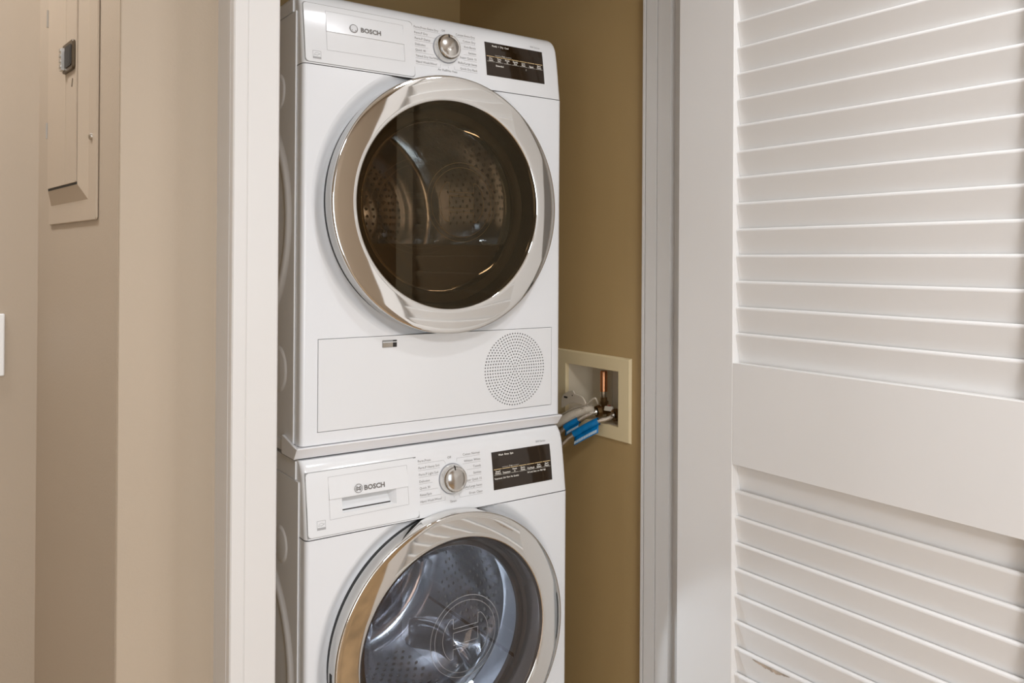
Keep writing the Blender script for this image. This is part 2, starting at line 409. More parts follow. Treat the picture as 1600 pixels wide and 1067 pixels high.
# ------------------------------------------------------------------ appliance helpers
PROF_Z = [0, .05, .080, .099, .110, .117, .124, .131, .1360, .1410, .1440, .1455]
PROF_Y = [0, .0064, .0106, .0138, .0163, .0187, .0222, .0275, .0335, .0420, .0520, .0620]
def py(h):
    h = max(0, min(.1455, h))
    for i in range(len(PROF_Z)-1):
        if h <= PROF_Z[i+1]:
            k = (h-PROF_Z[i])/(PROF_Z[i+1]-PROF_Z[i]); return PROF_Y[i]+k*(PROF_Y[i+1]-PROF_Y[i])
    return PROF_Y[-1]
class Face:
    """the leaning control face of an appliance; local (x, h) -> world"""
    def __init__(s, yb, zb): s.yb, s.zb = yb, zb
    def P(s, x, h, off=0): return (x, s.yb+py(h)-off, s.zb+h)
    def patch(s, mb, x0, x1, h0, h1, off, n=6):
        hs = [h0+(h1-h0)*i/n for i in range(n+1)]
        vs = []
        for h in hs: vs += [s.P(x0, h, off), s.P(x1, h, off)]
        return mb.add(vs, [(2*i, 2*i+1, 2*i+3, 2*i+2) for i in range(n)])
    def slab(s, mb, poly, o0, o1):
        return mb.prism(poly, lambda x, h, o: s.P(x, h, o), o0, o1)
    def line(s, mb, pts, wdt, off=.0003):
        for (xa, ha), (xb, hb) in zip(pts, pts[1:]):
            d = Vector((xb-xa, hb-ha)); L = d.length; d /= L; n = Vector((-d.y, d.x))*wdt/2; d *= wdt*.3
            k = max(1, int(L/.02)); vs = []
            for i in range(k+1):
                q = Vector((xa, ha))+(Vector((xb, hb))-Vector((xa, ha)))*i/k + (-d if i == 0 else d if i == k else Vector((0, 0)))
                vs += [s.P(q.x+n.x, q.y+n.y, off), s.P(q.x-n.x, q.y-n.y, off)]
            mb.add(vs, [(2*i, 2*i+1, 2*i+3, 2*i+2) for i in range(k)])
        return mb

TEXTS = []
def queue_text(target, body, x, h, size, align='LEFT', bold=0, squeeze=1, valign=None):
    c = bpy.data.curves.new('txt', 'FONT'); c.body = body; c.size = 1; c.align_x = align; c.resolution_u = 2; c.offset = bold
    o = bpy.data.objects.new('txt', c); COL.objects.link(o)
    TEXTS.append((target, o, x, h, size, squeeze))
def flush_texts(face):
    bpy.context.view_layer.update(); dg = bpy.context.evaluated_depsgraph_get()
    for mb, o, x, h, size, sq in TEXTS:
        me = bpy.data.meshes.new_from_object(o.evaluated_get(dg))
        if callable(face): vs = [face(x+v.co.x*size*sq, h+v.co.y*size) for v in me.vertices]
        else: vs = [face.P(x+v.co.x*size*sq, h+v.co.y*size, .0009) for v in me.vertices]
        mb.add(vs, [tuple(p.vertices) for p in me.polygons])
        c = o.data; bpy.data.objects.remove(o); bpy.data.curves.remove(c); bpy.data.meshes.remove(me)
    TEXTS.clear()

def rr2(x0, x1, h0, h1, rad, n=4):
    return rrect(x0, x1, h0, h1, rad, n)

W = .596; RC = (.298, .449)          # appliance width; door centre relative to the appliance base (x, z)

def emblem(mb, cx, cz, R, fn, wd, N=40, inner=True):
    """a ring, and inside it an armature: two arcs joined by a double bar"""
    def stroke(pts):
        for (xa, za), (xb, zb) in zip(pts, pts[1:]):
            d = Vector((xb-xa, zb-za)); n = Vector((-d.y, d.x)).normalized()*wd/2; d = d.normalized()*wd*.3
            mb.add([fn(xa+n.x-d.x, za+n.y-d.y), fn(xa-n.x-d.x, za-n.y-d.y), fn(xb-n.x+d.x, zb-n.y+d.y), fn(xb+n.x+d.x, zb+n.y+d.y)], [(0, 1, 2, 3)])
    circ = lambda r, a0, a1, k: [(cx+r*math.cos(a0+(a1-a0)*i/k), cz+r*math.sin(a0+(a1-a0)*i/k)) for i in range(k+1)]
    stroke(circ(R, 0, 2*PI, N))
    if inner: stroke(circ(R*.88, 0, 2*PI, N))
    r2 = R*.66; a = math.radians(48)
    for sgn in (1, -1):
        b = 0 if sgn == 1 else PI
        arc = circ(r2, b-a, b+a, 10)
        xi = cx+sgn*R*.36
        stroke(arc+[(xi, arc[-1][1])] if True else arc)
        stroke([arc[0], (xi, arc[0][1])])
        stroke([(xi, arc[-1][1]), (xi, cz+R*.25*(1 if arc[-1][1] > cz else -1))]); stroke([(xi, arc[0][1]), (xi, cz+R*.25*(1 if arc[0][1] > cz else -1))])
        stroke([(xi, cz+R*.15), (xi, cz-R*.15)])
    for h in (.25, .15, -.15, -.25): stroke([(cx-R*.36, cz+R*h), (cx+R*.36, cz+R*h)])
    return mb

def edge_round(x, y, ex, r=.009, n=6):
    pass

def build_machine(kind, root, yb, zb):
    """yb: plane of the body front; zb: underside of the appliance."""
    dry = kind == 'dryer'
    HB = .696                       # body height under the control face
    top = .8415 if dry else .8317
    cx, cz = RC[0], zb+RC[1]
    # ---- body front: polar sheet with round hole and soft dished ring around the door
    z0 = zb+(.1935 if dry else .02); z1 = zb+HB-.0008; x0, x1 = .009, W-.009
    angs = sorted(set([2*PI*i/144 for i in range(144)] + [math.atan2(z-cz, x-cx) % (2*PI) for x in (x0, x1) for z in (z0, z1)]))
    def lim(a):
        c, s_ = math.cos(a), math.sin(a)
        return min(((x1 if c > 0 else x0)-cx)/c if abs(c) > 1e-9 else 9, ((z1 if s_ > 0 else z0)-cz)/s_ if abs(s_) > 1e-9 else 9)
    def dish(r):
        if r >= .281: return 0
        if r <= .256: return .012
        k = (.281-r)/.025; return .012*k*k*(3-2*k)
    rad = [.234, .250, .256, .2605, .2645, .2685, .2725, .2765, .281]
    mb = MB(); n = len(angs); vs = []
    for rr in rad+[9]:
        for a in angs:
            L = lim(a); q = min(rr, L)
            vs.append((cx+q*math.cos(a), yb+dish(q), cz+q*math.sin(a)))
    fs = []
    for j in range(len(rad)):
        for i in range(n):
            i2 = (i+1) % n; f = (j*n+i, j*n+i2, (j+1)*n+i2, (j+1)*n+i)
            pts = [Vector(vs[k]) for k in f]
            if (pts[0]-pts[3]).length < 1e-7 and (pts[1]-pts[2]).length < 1e-7: continue
            fs.append(f)
    mb.add(vs, fs)
    # rounded vertical edges and returns
    zlo = zb+(.0 if dry else .0)
    def strip(xe, sg):
        P = [(xe+sg*(.009-.009*math.cos(k*PI/12)), yb+.009-.009*math.sin(k*PI/12)) for k in range(7)]
        P = [(xe, yb+.030)]+P
        v = [(p[0], p[1], zlo) for p in P]+[(p[0], p[1], z1) for p in P]; k = len(P)
        mb.add(v, [(i, i+1, k+i+1, k+i) for i in range(k-1)])
    strip(0, 1); strip(W, -1)
    if dry:   # frame around the service flap
        fx0, fx1, fz0 = .0318, .5725, zb+.0222
        for a, b, c, d in ((x0, fx0, zb, z0), (fx1, x1, zb, z0), (fx0, fx1, zb, fz0)):
            mb.add([(a, yb, c), (b, yb, c), (b, yb, d), (a, yb, d)], [(0, 1, 2, 3)])
        mb.add([(0, yb+.03, zb), (0, yb+.006, zb), (.009, yb, zb), (x1, yb, zb), (W, yb+.006, zb), (W, yb+.03, zb)], [(0, 1, 2, 3, 4, 5)])
        for q in ((fx0, fx0), (fx1, fx1)):
            mb.add([(q[0], yb, fz0), (q[0], yb+.006, fz0), (q[0], yb+.006, z0), (q[0], yb, z0)], [(0, 1, 2, 3)])
        mb.add([(fx0, yb, fz0), (fx1, yb, fz0), (fx1, yb+.006, fz0), (fx0, yb+.006, fz0)], [(0, 1, 2, 3)])
    else:
        mb.add([(x0, yb, zb), (x1, yb, zb), (x1, yb, z0), (x0, yb, z0)], [(0, 1, 2, 3)])
    obj('front_panel', mb, 'enamel', root, smooth=32, flat=True)
    # ---- control face
    fc = Face(yb, zb+HB)
    hole = None if dry else (.0718, .1822, .0380, .0648)
    hs = [.0008, .02, .0380, .05, .0648, .080, .099, .110, .117, .124, .131, .136]+([.141, .144, .1455] if dry else [])
    r_ = .010
    ex = [r_*(1-math.cos(k*PI/12)) for k in range(7)]; eo = [-(r_-r_*math.sin(k*PI/12)) for k in range(7)]
    xs = [(x, o) for x, o in zip(ex, eo)]+[(.0718, 0), (.1822, 0), (.298, 0), (.45, 0)]+[(W-x, o) for x, o in zip(ex[::-1], eo[::-1])]
    xs = [(0, -.05)]+xs+[(W, -.05)]
    mb = MB(); vs = []
    for h in hs:
        for x, o in xs:
            P = fc.P(x, h, o)
            if o == -.05: P = (P[0], yb+.060, P[2])
            vs.append(P)
    k = len(xs); fs = []
    for j in range(len(hs)-1):
        for i in range(k-1):
            if hole and abs(xs[i][0]-hole[0]) < 1e-6 and hole[2]-1e-6 <= hs[j] < hole[3]-1e-6: continue
            fs.append((j*k+i, j*k+i+1, (j+1)*k+i+1, (j+1)*k+i))
    mb.add(vs, fs)
    tp = len(vs)-k
    mb.add([vs[i] for i in range(k)]+[], [tuple(range(k))]); 
    mb.add([vs[tp+i] for i in range(k)], [tuple(range(k))])
    obj('control_panel', mb, 'plastic', root, smooth=32)
    obj('panel_seam', MB().box(.004, W-.004, yb+.0030, yb+.030, zb+HB-.0012, zb+HB+.0012), 'slot', root)
    # ---- cabinet sides, back and top
    zt = zb+(.797 if dry else .795)
    mb = MB().box(-.003, .0, yb+.030, yb+.60, zb, zt); mb.box(-.003, .0, yb+.032+(.014 if dry else .012), yb+.60, zt-.001, zt)
    lp = obj('side_panel', mb, 'side', root, bevel=.0012)
    mb = MB().lathe(yb+.275, zb+.415, [(.236, -.0028), (.226, -.0034), (.221, -.0056), (.216, -.0070), (.205, -.0070), (.200, -.0054), (.196, -.0034), (.19, -.0028)], 72, ax='X')
    obj('embossed_ring', mb, 'side', lp)
    for cy, c2, rr in ((.117, .660, .036), (.107, .130, .046)):
        mb = MB().lathe(yb+cy, zb+c2, [(rr, -.0028), (rr*.93, -.0034), (rr*.86, -.0048), (rr*.78, -.0053), (0, -.0053)], 32, ax='X')
        obj('embossed_boss', mb, 'side', lp)
    obj('side_panel', MB().box(W, W+.003, yb+.030, yb+.60, zb, zt), 'side', root, bevel=.0012)
    obj('rear_panel', MB().box(0, W, yb+.590, yb+.600, zb, zt), 'side', root)
    if dry:
        mb = MB().prism([(-.003, zt+.0015), (-.003, zb+.822), (.012, zb+.838), (W-.012, zb+.838), (W+.003, zb+.822), (W+.003, zt+.0015)], lambda x, q, y: (x, y, q), yb+.046, yb+.602)
        obj('top_cover', mb, 'side', root)
    else:
        mb = MB().prism([(-.003, zt+.0015), (-.003, zb+.8300), (W+.003, zb+.8300), (W+.003, zt+.0015)], lambda x, q, y: (x, y, q), yb+.046, yb+.602)
        obj('top_cover', mb, 'side', root)
    # ---- drawer front (detergent drawer / condensate container)
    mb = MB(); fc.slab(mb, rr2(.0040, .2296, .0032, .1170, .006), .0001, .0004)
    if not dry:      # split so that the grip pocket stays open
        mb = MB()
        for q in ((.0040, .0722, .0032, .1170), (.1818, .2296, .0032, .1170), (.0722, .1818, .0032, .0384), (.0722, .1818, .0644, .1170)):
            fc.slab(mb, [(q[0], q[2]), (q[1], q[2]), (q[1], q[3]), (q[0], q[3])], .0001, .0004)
    obj('drawer_gap_shade', mb, 'gap', root)  # thin grey slab on the fascia paints the shade of the drawer gap
    nm = 'container_front' if dry else 'detergent_drawer'
    mb = MB()
    ix0, ix1, ih0, ih1 = .0050, .2286, .0042, .1160
    hh = [ih0, .010, .0380, .0648, .085, .099, .110, ih1]
    if dry: xx = [ix0, .011, .222, ix1]
    else: xx = [ix0, .011, .0718, .1822, .222, ix1]
    def sheet(off):
        vs = []
        for h in hh:
            for x in xx:
                # round the corners a little
                hx, hq = x, h
                if x in (ix0, ix1) and h in (ih0, ih1): hx = x+(.0018 if x == ix0 else -.0018); hq = h+(.0018 if h == ih0 else -.0018)
                vs.append(fc.P(hx, hq, off))
        return vs
    k = len(xx); v = sheet(.0012); fs = []
    for j in range(len(hh)-1):
        for i in range(k-1):
            if not dry and xx[i] == .0718 and hh[j] in (.0380,): continue
            fs.append((j*k+i, j*k+i+1, (j+1)*k+i+1, (j+1)*k+i))
    mb.add(v, fs)
    e = sheet(-.0005); border = [i for i in range(k)]+[j*k+k-1 for j in range(1, len(hh))]+[(len(hh)-1)*k+i for i in range(k-2, -1, -1)]+[j*k for j in range(len(hh)-2, 0, -1)]
    nb = len(border); mb.add([v[i] for i in border]+[e[i] for i in border], [(i, (i+1) % nb, nb+(i+1) % nb, nb+i) for i in range(nb)])
    dr = obj(nm, mb, 'plastic', root, smooth=32)
    # raised grip lip
    lx0, lx1, lh0, lh1 = .0470, .2075, .0660, .1050
    mb = MB(); g = [(lx0, lh0, .0034), (lx1, lh0, .0034), (lx1, lh1, .0013), (lx0, lh1, .0013)]
    mb.add([fc.P(a, b, o) for a, b, o in g]+[fc.P(a, b, .0006) for a, b, o in g], [(0, 1, 2, 3), (0, 1, 5, 4), (1, 2, 6, 5), (2, 3, 7, 6), (3, 0, 4, 7)])
    lip = obj('grip_lip', mb, 'plastic', dr)
    mb = MB(); fc.line(mb, [(lx0, .0300), (lx0, lh1), (lx1, lh1), (lx1, .0320), (lx0, .0300)], .0005, .0016)
    obj('grip_outline', mb, 'prints', dr)
    if not dry:
        px0, px1, ph0, ph1 = hole; dpt = .020
        mb = MB()
        a = [fc.P(px0, ph0, .0012), fc.P(px1, ph0, .0012), fc.P(px1, ph1, .0012), fc.P(px0, ph1, .0012)]
        b_ = [(px0, a[0][1]+.006, a[0][2]+.0035), (px1-.011, a[0][1]+.006, a[0][2]+.0035), (px1-.011, a[2][1]+dpt, a[2][2]-.004), (px0, a[2][1]+dpt, a[2][2]-.004)]
        mb.add(a+b_, [(4, 5, 6, 7), (0, 1, 5, 4), (1, 2, 6, 5), (2, 3, 7, 6), (3, 0, 4, 7)])
        obj('grip_pocket', mb, 'plastic', dr)
        mb = MB().box(px0+.0008, px1-.0112, a[0][1]+.0050, a[0][1]+.0066, a[0][2]+.0032, a[0][2]+.0050)
        obj('pocket_slot', mb, 'slot', dr)
    # ---- brand lettering and emblem
    bm_ = MB(); queue_text(bm_, 'BOSCH', .1155, .0752 if dry else .0728, .0124, 'LEFT', .032, 1.06)
    sr = MB(); queue_text(sr, '800 Series', .5205, .1098, .0062, 'LEFT', 0, 1)
    lb = MB(); ln = MB()
    if dry:
        left = ['Perm.Press Extra Dry', 'Perm.P Dry', 'Perm.P Damp', 'Delicates', 'Quick 40', 'Timed Dry Var/Warm', 'Hand Wash/Wool']
        right = ['Cotton Extra Dry', 'Cotton Dry', 'Anti-Shrink', 'Sanitize', 'Super Quick 15', 'Bulky/Large Items', 'Quick Dry Rack']
        kx, kh = .304, .072; low_t = ('Air Fluff/No Heat', .3045, .0250)
    else:
        left = ['Perm.Press', 'Perm.P Heavy Soil', 'Perm.P Light Soil', 'Delicates', 'Quick 30', 'Rinse/Spin', 'Hand Wash/Wool']
        right = ['Cotton Normal', 'Whitest White', 'Towels', 'Sanitize', 'Super Quick 15', 'Bulky/Large Items', 'Drum Clean']
        kx, kh = .3067, .0655; low_t = ('Drain', .3069, .0200)
    TS = .0064
    for i in range(7):
        h = .1060-.0127*i if not dry else .1058-.0119*i
        queue_text(lb, left[i], .2325, h, TS); queue_text(lb, right[i], .3765, h, TS, 'RIGHT')
        hl = h-.0029; stop = (.290, .281, .276, .262, .274, .280, .288)[i]; s2 = (.321, .334, .343, .346, .344, .336, .322)[i]
        fc.line(ln, [(.2325, hl), (stop, hl)], .00045); fc.line(ln, [(s2, hl), (.3765, hl)], .00045)
        if i == 0: fc.line(ln, [(stop, hl), (stop+.003, hl-.003), (stop+.004, hl-.007)], .00045); fc.line(ln, [(s2, hl), (s2-.001, hl-.006)], .00045)
        if i == 6: fc.line(ln, [(stop, hl), (stop+.001, hl+.007)], .00045); fc.line(ln, [(s2, hl), (s2-.001, hl+.007)], .00045)
    queue_text(lb, 'Off', kx-.003, .1048 if not dry else .1085, TS, 'CENTER'); queue_text(lb, low_t[0], low_t[1], low_t[2], TS, 'CENTER')
    fc.line(ln, [(kx+.0025, low_t[2]+.0075), (kx+.0025, low_t[2]+.0115)], .00045)
    # display
    if dry: dx0, dx1, dh0, dh1 = .4000, .5515, .0316, .1040
    else: dx0, dx1, dh0, dh1 = .4045, .5565, .0280, .1036
    dm = MB(); fc.slab(dm, rr2(dx0, dx1, dh0, dh1, .0008), .0002, .0016)
    # resample: slab is flat enough over its height
    dp = MB(); n_ = 5
    for i in range(n_):
        h0, h1 = dh0+(dh1-dh0)*i/n_, dh0+(dh1-dh0)*(i+1)/n_
        fc.slab(dp, [(dx0, h0), (dx1, h0), (dx1, h1), (dx0, h1)], .0002, .0006)
    disp = obj('display', dp, 'display', root)
    wt = MB(); gd = MB()
    cw = (dx1-dx0-.004)/7; hg = dh0+(.0405 if not dry else .0420)
    cols = [('Speed', 'Perfect'), ('', 'Temperature'), ('Finish', 'in'), ('Extra', 'Rinse'), ('', 'PreWash'), ('Spin', 'Speed'), ('Start', 'Pause')] if not dry else \
           [('Dry', 'Level'), ('Time', 'Dry'), ('Finish', 'in'), ('Gentle', 'Dry'), ('Low', 'Heat'), ('', 'Signal'), ('Start', 'Pause')]
    for i, (a_, b2) in enumerate(cols):
        xa = dx0+.003+cw*i
        fc.line(gd, [(xa, hg), (xa+cw*.90, hg)], .0010, .0008)
        fc.line(wt, [(xa, hg-.0112), (xa+cw*.90, hg-.0112)], .0004, .0008)
        if a_: queue_text(wt, a_, xa+cw*.45, hg-.0056, .0050, 'CENTER', .012)
        queue_text(wt, b2, xa+cw*.45, hg-.0098, .0050, 'CENTER', .012, .72 if len(b2) > 9 else 1)
    fc.line(wt, [(dx0+.003+cw, hg+.0032), (dx0+.003+cw*1.75, hg+.0032)], .0004, .0008)
    fc.line(wt, [(dx0+.003+cw*2.3, hg+.0032), (dx0+.003+cw*3, hg+.0032)], .0004, .0008)
    queue_text(wt, '3 sec', dx0+.003+cw*2.02, hg+.0022, .0040, 'CENTER', .01)
    if dry:
        queue_text(wt, 'Ready  \u2217  Dry  Cool', dx0+.018, dh1-.0085, .0052, 'LEFT', .012)
        queue_text(wt, 'Extended', dx0+.024, hg-.0205, .0052, 'LEFT', .012); queue_text(wt, '?', dx0+.102, hg-.0195, .0055, 'LEFT', .012)
    else:
        queue_text(wt, 'Wash  Rinse  Spin', dx0+.0165, dh1-.0085, .0052, 'LEFT', .012)
        queue_text(wt, 'Temperature|  Cold  Warm  Hot  ExtraHot', dx0+.0025, hg-.0200, .0048, 'LEFT', .01, .72)
        queue_text(wt, 'Soil Level|  Delay  Low  Med  High', dx0+.087, hg-.0178, .0048, 'LEFT', .01, .72)
    # energy mark
    em = MB(); ex0, ex1, eh0, eh1 = (.0190, .0345, .0105, .0252) if dry else (.0222, .0382, .0155, .0315)
    hm = eh0+(eh1-eh0)*.26
    fc.line(em, [(ex0, eh0), (ex0, eh1), (ex1, eh1), (ex1, eh0)], .0006, .0015)
    fc.slab(em, [(ex0, eh0), (ex1, eh0), (ex1, hm), (ex0, hm)], .0013, .0015)
    arc = [(ex0+.0025+.011*k/8, hm+.0048+.0028*math.sin(PI*k/8)) for k in range(9)]
    fc.line(em, arc, .0005, .0015)
    fc.line(em, [(ex0+.002, hm+.0028), (ex0+.0055, hm+.0036), (ex0+.0085, hm+.0026), (ex1-.002, hm+.0062)], .0007, .0015)
    flush_texts(fc)
    for mbx in (bm_,): 
        mbx.v = [(x, y-.0024, z) for x, y, z in mbx.v]
    wt.v = [(x, y-.0003, z) for x, y, z in wt.v]
    obj('brand_lettering', bm_, 'printd', lip)
    for q in (obj('series_lettering', sr, 'prints', root), obj('programme_lettering', lb, 'print', root), obj('programme_lines', ln, 'prints', root),
              obj('display_lettering', wt, 'glow', disp), obj('display_bars', gd, 'gold', disp)): q['kind'] = 'stuff'
    obj('energy_mark', em, 'prints', dr)
    ecx, ech = (.1013, .0795) if dry else (.1044, .0775)
    mb = MB(); emblem(mb, ecx, ech, .0077, lambda x, h: fc.P(x, h, .0042 if dry else .0037), .0009, 28, False)
    if dry:
        c0 = Vector(fc.P(ecx, ech, .0010)); nv = Vector((0, -1, .13)).normalized()
        d_ = MB().tube([c0, c0+nv*.0022, c0+nv*.0032], [.0080, .0080, .0066], 32)
        bd = obj('brand_badge', d_, 'badge', lip); bd['label'] = 'round silver badge'
    else:
        bd = lip
    obj('brand_emblem', mb, 'printd', bd)
    # ---- programme knob
    nv = Vector((0, -1, .135)).normalized(); c0 = Vector(fc.P(kx, kh, 0))
    def kn(prof): 
        ux = Vector((1, 0, 0)); uy = nv.cross(ux).normalized(); mb = MB(); N = 48; vs = []; fs = []
        for r0, t0 in prof: vs += [c0+nv*t0+(ux*math.cos(2*PI*i/N)+uy*math.sin(2*PI*i/N))*r0 for i in range(N)]
        for j in range(len(prof)-1): fs += [(j*N+i, j*N+(i+1) % N, (j+1)*N+(i+1) % N, (j+1)*N+i) for i in range(N)]
        fs.append(tuple(range((len(prof)-1)*N, len(prof)*N))); return mb.add(vs, fs)
    obj('knob_collar', kn([(.0302, .0002), (.0302, .0010), (.0296, .0012)]), 'gasket', root)
    kb = obj('programme_knob', kn([(.0290, .0010), (.0288, .0040), (.0268, .0140), (.0250, .0172), (.0242, .0180)]), 'chrome', root)
    kb['label'] = 'round chrome programme knob with black pointer'
    obj('knob_face', kn([(.0242, .0180), (.0232, .0180), (.0222, .0172), (.0170, .0190), (.0110, .0200), (.0055, .0206), (.0008, .0208)]), 'brushed', kb)
    mb = MB(); a0 = math.radians(90+4)
    ux = Vector((1, 0, 0)); uz = Vector((0, nv.z*0, 0)) ; uz = (Vector((0, 0, 1))-nv*nv.z).normalized()
    dr_ = ux*math.cos(a0)+uz*math.sin(a0); tn = ux*math.sin(a0)-uz*math.cos(a0)
    P = [c0+dr_*.0180+nv*.0192, c0+dr_*.0250+nv*.0186, c0+dr_*.0272+nv*.0145]
    mb.add([P[0]+tn*.0007, P[0]-tn*.0007, P[1]-tn*.0009, P[1]+tn*.0009, P[2]-tn*.0009, P[2]+tn*.0009], [(0, 1, 2, 3), (3, 2, 4, 5)])
    mb.v = [tuple(Vector(v)+nv*.0003) for v in mb.v]
    obj('knob_pointer', mb, 'black', kb)
    # ---- door
    ring_prof = [(.2480, -.0010), (.2545, -.0020), (.2555, -.0060), (.2555, -.0300), (.2553, -.0332), (.2546, -.0346), (.2534, -.0353), (.2518, -.0356), (.2440, -.0354), (.2300, -.0350), (.2140, -.0344), (.2085, -.0341), (.2070, -.0337), (.2063, -.0330), (.2062, -.0200)]
    dn = obj('door', MB().lathe(cx, cz, [(a, yb+b) for a, b in ring_prof], 160), 'chrome', root, smooth=40)
    dn['label'] = 'round door with wide chrome rim and %s glass' % ('dark brown tinted' if dry else 'smoky')
    bz = 'bezel_d' if dry else 'bezel_w'
    obj('door_seal', MB().lathe(cx, cz, [(.2520, yb+.0125), (.2520, yb-.0020), (.2420, yb-.0020), (.2400, yb+.0125)], 120), 'black', dn)
    obj('bezel', MB().lathe(cx, cz, [(.2062, yb-.0328), (.2045, yb-.0322), (.2010, yb-.0300), (.1985, yb-.0200), (.1960, yb+.0080), (.1900, yb+.0110), (.1780, yb+.0110), (.1760, yb+.0140), (.1760, yb+.0200)], 120), bz, dn)
    obj('glass', MB().lathe(cx, cz, [(.2050, yb-.0328), (.0005, yb-.0328)], 96), 'glass_d' if dry else 'glass_w', dn)
    obj('recess_and_reflection_patch', MB().lathe(cx, cz, [(.2558, yb-.0100), (.2560, yb-.0105), (.2560, yb-.0200), (.2558, yb-.0205)], 6, *( (math.radians(262), math.radians(267)) if dry else (math.radians(178.5), math.radians(182.5)) )), 'slot', dn)  # dark rim patch: dryer's paints a dark reflection, washer's is the handle notch
    # etched emblem on the glass
    mb = MB(); lcx, lcz = (.318, cz+.006) if dry else (.316, cz+.012)
    emblem(mb, lcx, lcz, .0790, lambda x, z_: (x, yb-.0322, z_), .0008, 64)
    obj('etched_emblem', mb, 'etch' if dry else 'etchw', dn)
    # inner glass
    if dry:
        obj('inner_glass', MB().lathe(cx, cz, [(.1770, yb+.0160), (.1720, yb+.030), (.160, yb+.036), (.0005, yb+.040)], 64), 'bowl', dn)
    else:
        obj('inner_bowl', MB().lathe(cx, cz, [(.1880, yb+.0100), (.1800, yb+.0060), (.1700, yb+.0100), (.1640, yb+.0400), (.1560, yb+.0750), (.1380, yb+.1000), (.1050, yb+.1130), (.0500, yb+.1180), (.0005, yb+.1190)], 80), 'bowl', dn)
    # ---- drum and what frames it
    if dry:
        mb = MB(); ocx, ocz, orad, flat = cx, cz+.012, .2000, zb+.372
        N = 96; P = []
        for i in range(N):
            a = 2*PI*i/N; x = ocx+orad*math.cos(a); z_ = ocz+orad*math.sin(a)
            if z_ < flat:
                tt = orad*math.cos(a); z_ = flat+max(0, (abs(tt)-.150)/.050)**2*.02
                x = ocx+tt
            P.append((x, z_))
        oy = yb+.052
        mb.add([(x, oy, z_) for x, z_ in P]+[(cx+.275*math.cos(2*PI*i/N), oy, cz+.275*math.sin(2*PI*i/N)) for i in range(N)]+[(x, oy+.030, z_) for x, z_ in P],
               [(i, (i+1) % N, N+(i+1) % N, N+i) for i in range(N)]+[(i, (i+1) % N, 2*N+(i+1) % N, 2*N+i) for i in range(N)])
        obj('filter_housing', mb, 'filt', root)
    else:
        mb = MB().lathe(cx, cz, [(.2380, yb+.0120), (.2150, yb+.0250), (.2050, yb+.0280), (.1950, yb+.0400), (.1900, yb+.0700), (.1960, yb+.0950), (.2300, yb+.1000)], 80)
        obj('door_gasket', mb, 'gasket', root)
    d0, d1, RD = yb+(.083 if dry else .102), yb+.50, (.262 if dry else .240)
    prof = [(.200 if not dry else .215, d0), (RD-.012, d0+.004), (RD, d0+.016), (RD, d0+.05), (RD-.004, d0+.056), (RD-.004, d0+.064), (RD, d0+.07), (RD, d1-.06), (RD-.006, d1-.052), (RD-.006, d1-.045), (RD, d1-.04), (RD-.012, d1-.008), (RD-.03, d1), (.16, d1-.004), (.150, d1-.016), (.06, d1-.020), (.05, d1-.012), (.0005, d1-.012)]
    drum = obj('drum', MB().lathe(cx, cz, prof, 96), 'drum', root, smooth=50)
    # lifters
    for q in (100, 220, 340) if dry else (75, 195, 315):
        a = math.radians(q); mb = MB(); vs = []; m_ = 14
        sec = [(-.050, 0), (-.034, .012), (-.018, .040), (-.006, .056), (.006, .056), (.018, .040), (.034, .012), (.050, 0)]
        for i in range(m_+1):
            t_ = i/m_; y = d0+.075+(d1-.065-d0-.075)*t_; k_ = min(1, 6*t_, 6*(1-t_))**.5*.98+.02; tw = .10*math.sin(t_*PI*1.3)
            for s1, s2_ in sec:
                an = a+tw+s1*(.6+.4*k_)/RD; rr = RD-.001-s2_*k_
                vs.append((cx+rr*math.cos(an), y, cz+rr*math.sin(an)))
        k_ = len(sec); mb.add(vs, [(i*k_+j, i*k_+j+1, (i+1)*k_+j+1, (i+1)*k_+j) for i in range(m_) for j in range(k_-1)])
        obj('lifter', mb, 'drum', drum, smooth=60)
    mb = MB(); nn = 60
    for i in range(nn):
        for j in range(17):
            an = 2*PI*(i+.5*(j % 2))/nn; da = min(abs(((math.degrees(an)-c_+180) % 360)-180) for c_ in ((100, 220, 340) if dry else (75, 195, 315)))
            if da < 17: continue
            y = d0+.085+j*.0165
            if y > d1-.07: continue
            rr = RD-.0012
            mb.disc((cx+rr*math.cos(an), y, cz+rr*math.sin(an)), .0042, (math.cos(an), 0, math.sin(an)), 8)
    for k_ in range(3, 9):
        r0 = .018*k_+.0
        if r0 > .145: break
        for i in range(6*k_):
            an = 2*PI*i/(6*k_); mb.disc((cx+r0*math.cos(an), d1-.0215 + (.150-r0)*.0, cz+r0*math.sin(an)), .004, (0, 1, 0), 8)
    pf = obj('perforations', mb, 'slot', drum); pf['kind'] = 'stuff'
    return fc

# ------------------------------------------------------------------ stacked dryer
dryer = thing('clothes_dryer', 'white front-loading clothes dryer with dark brown glass door, upper of the stacked pair', 'dryer', (.298, .30, 0))
build_machine('dryer', dryer, 0, 0)
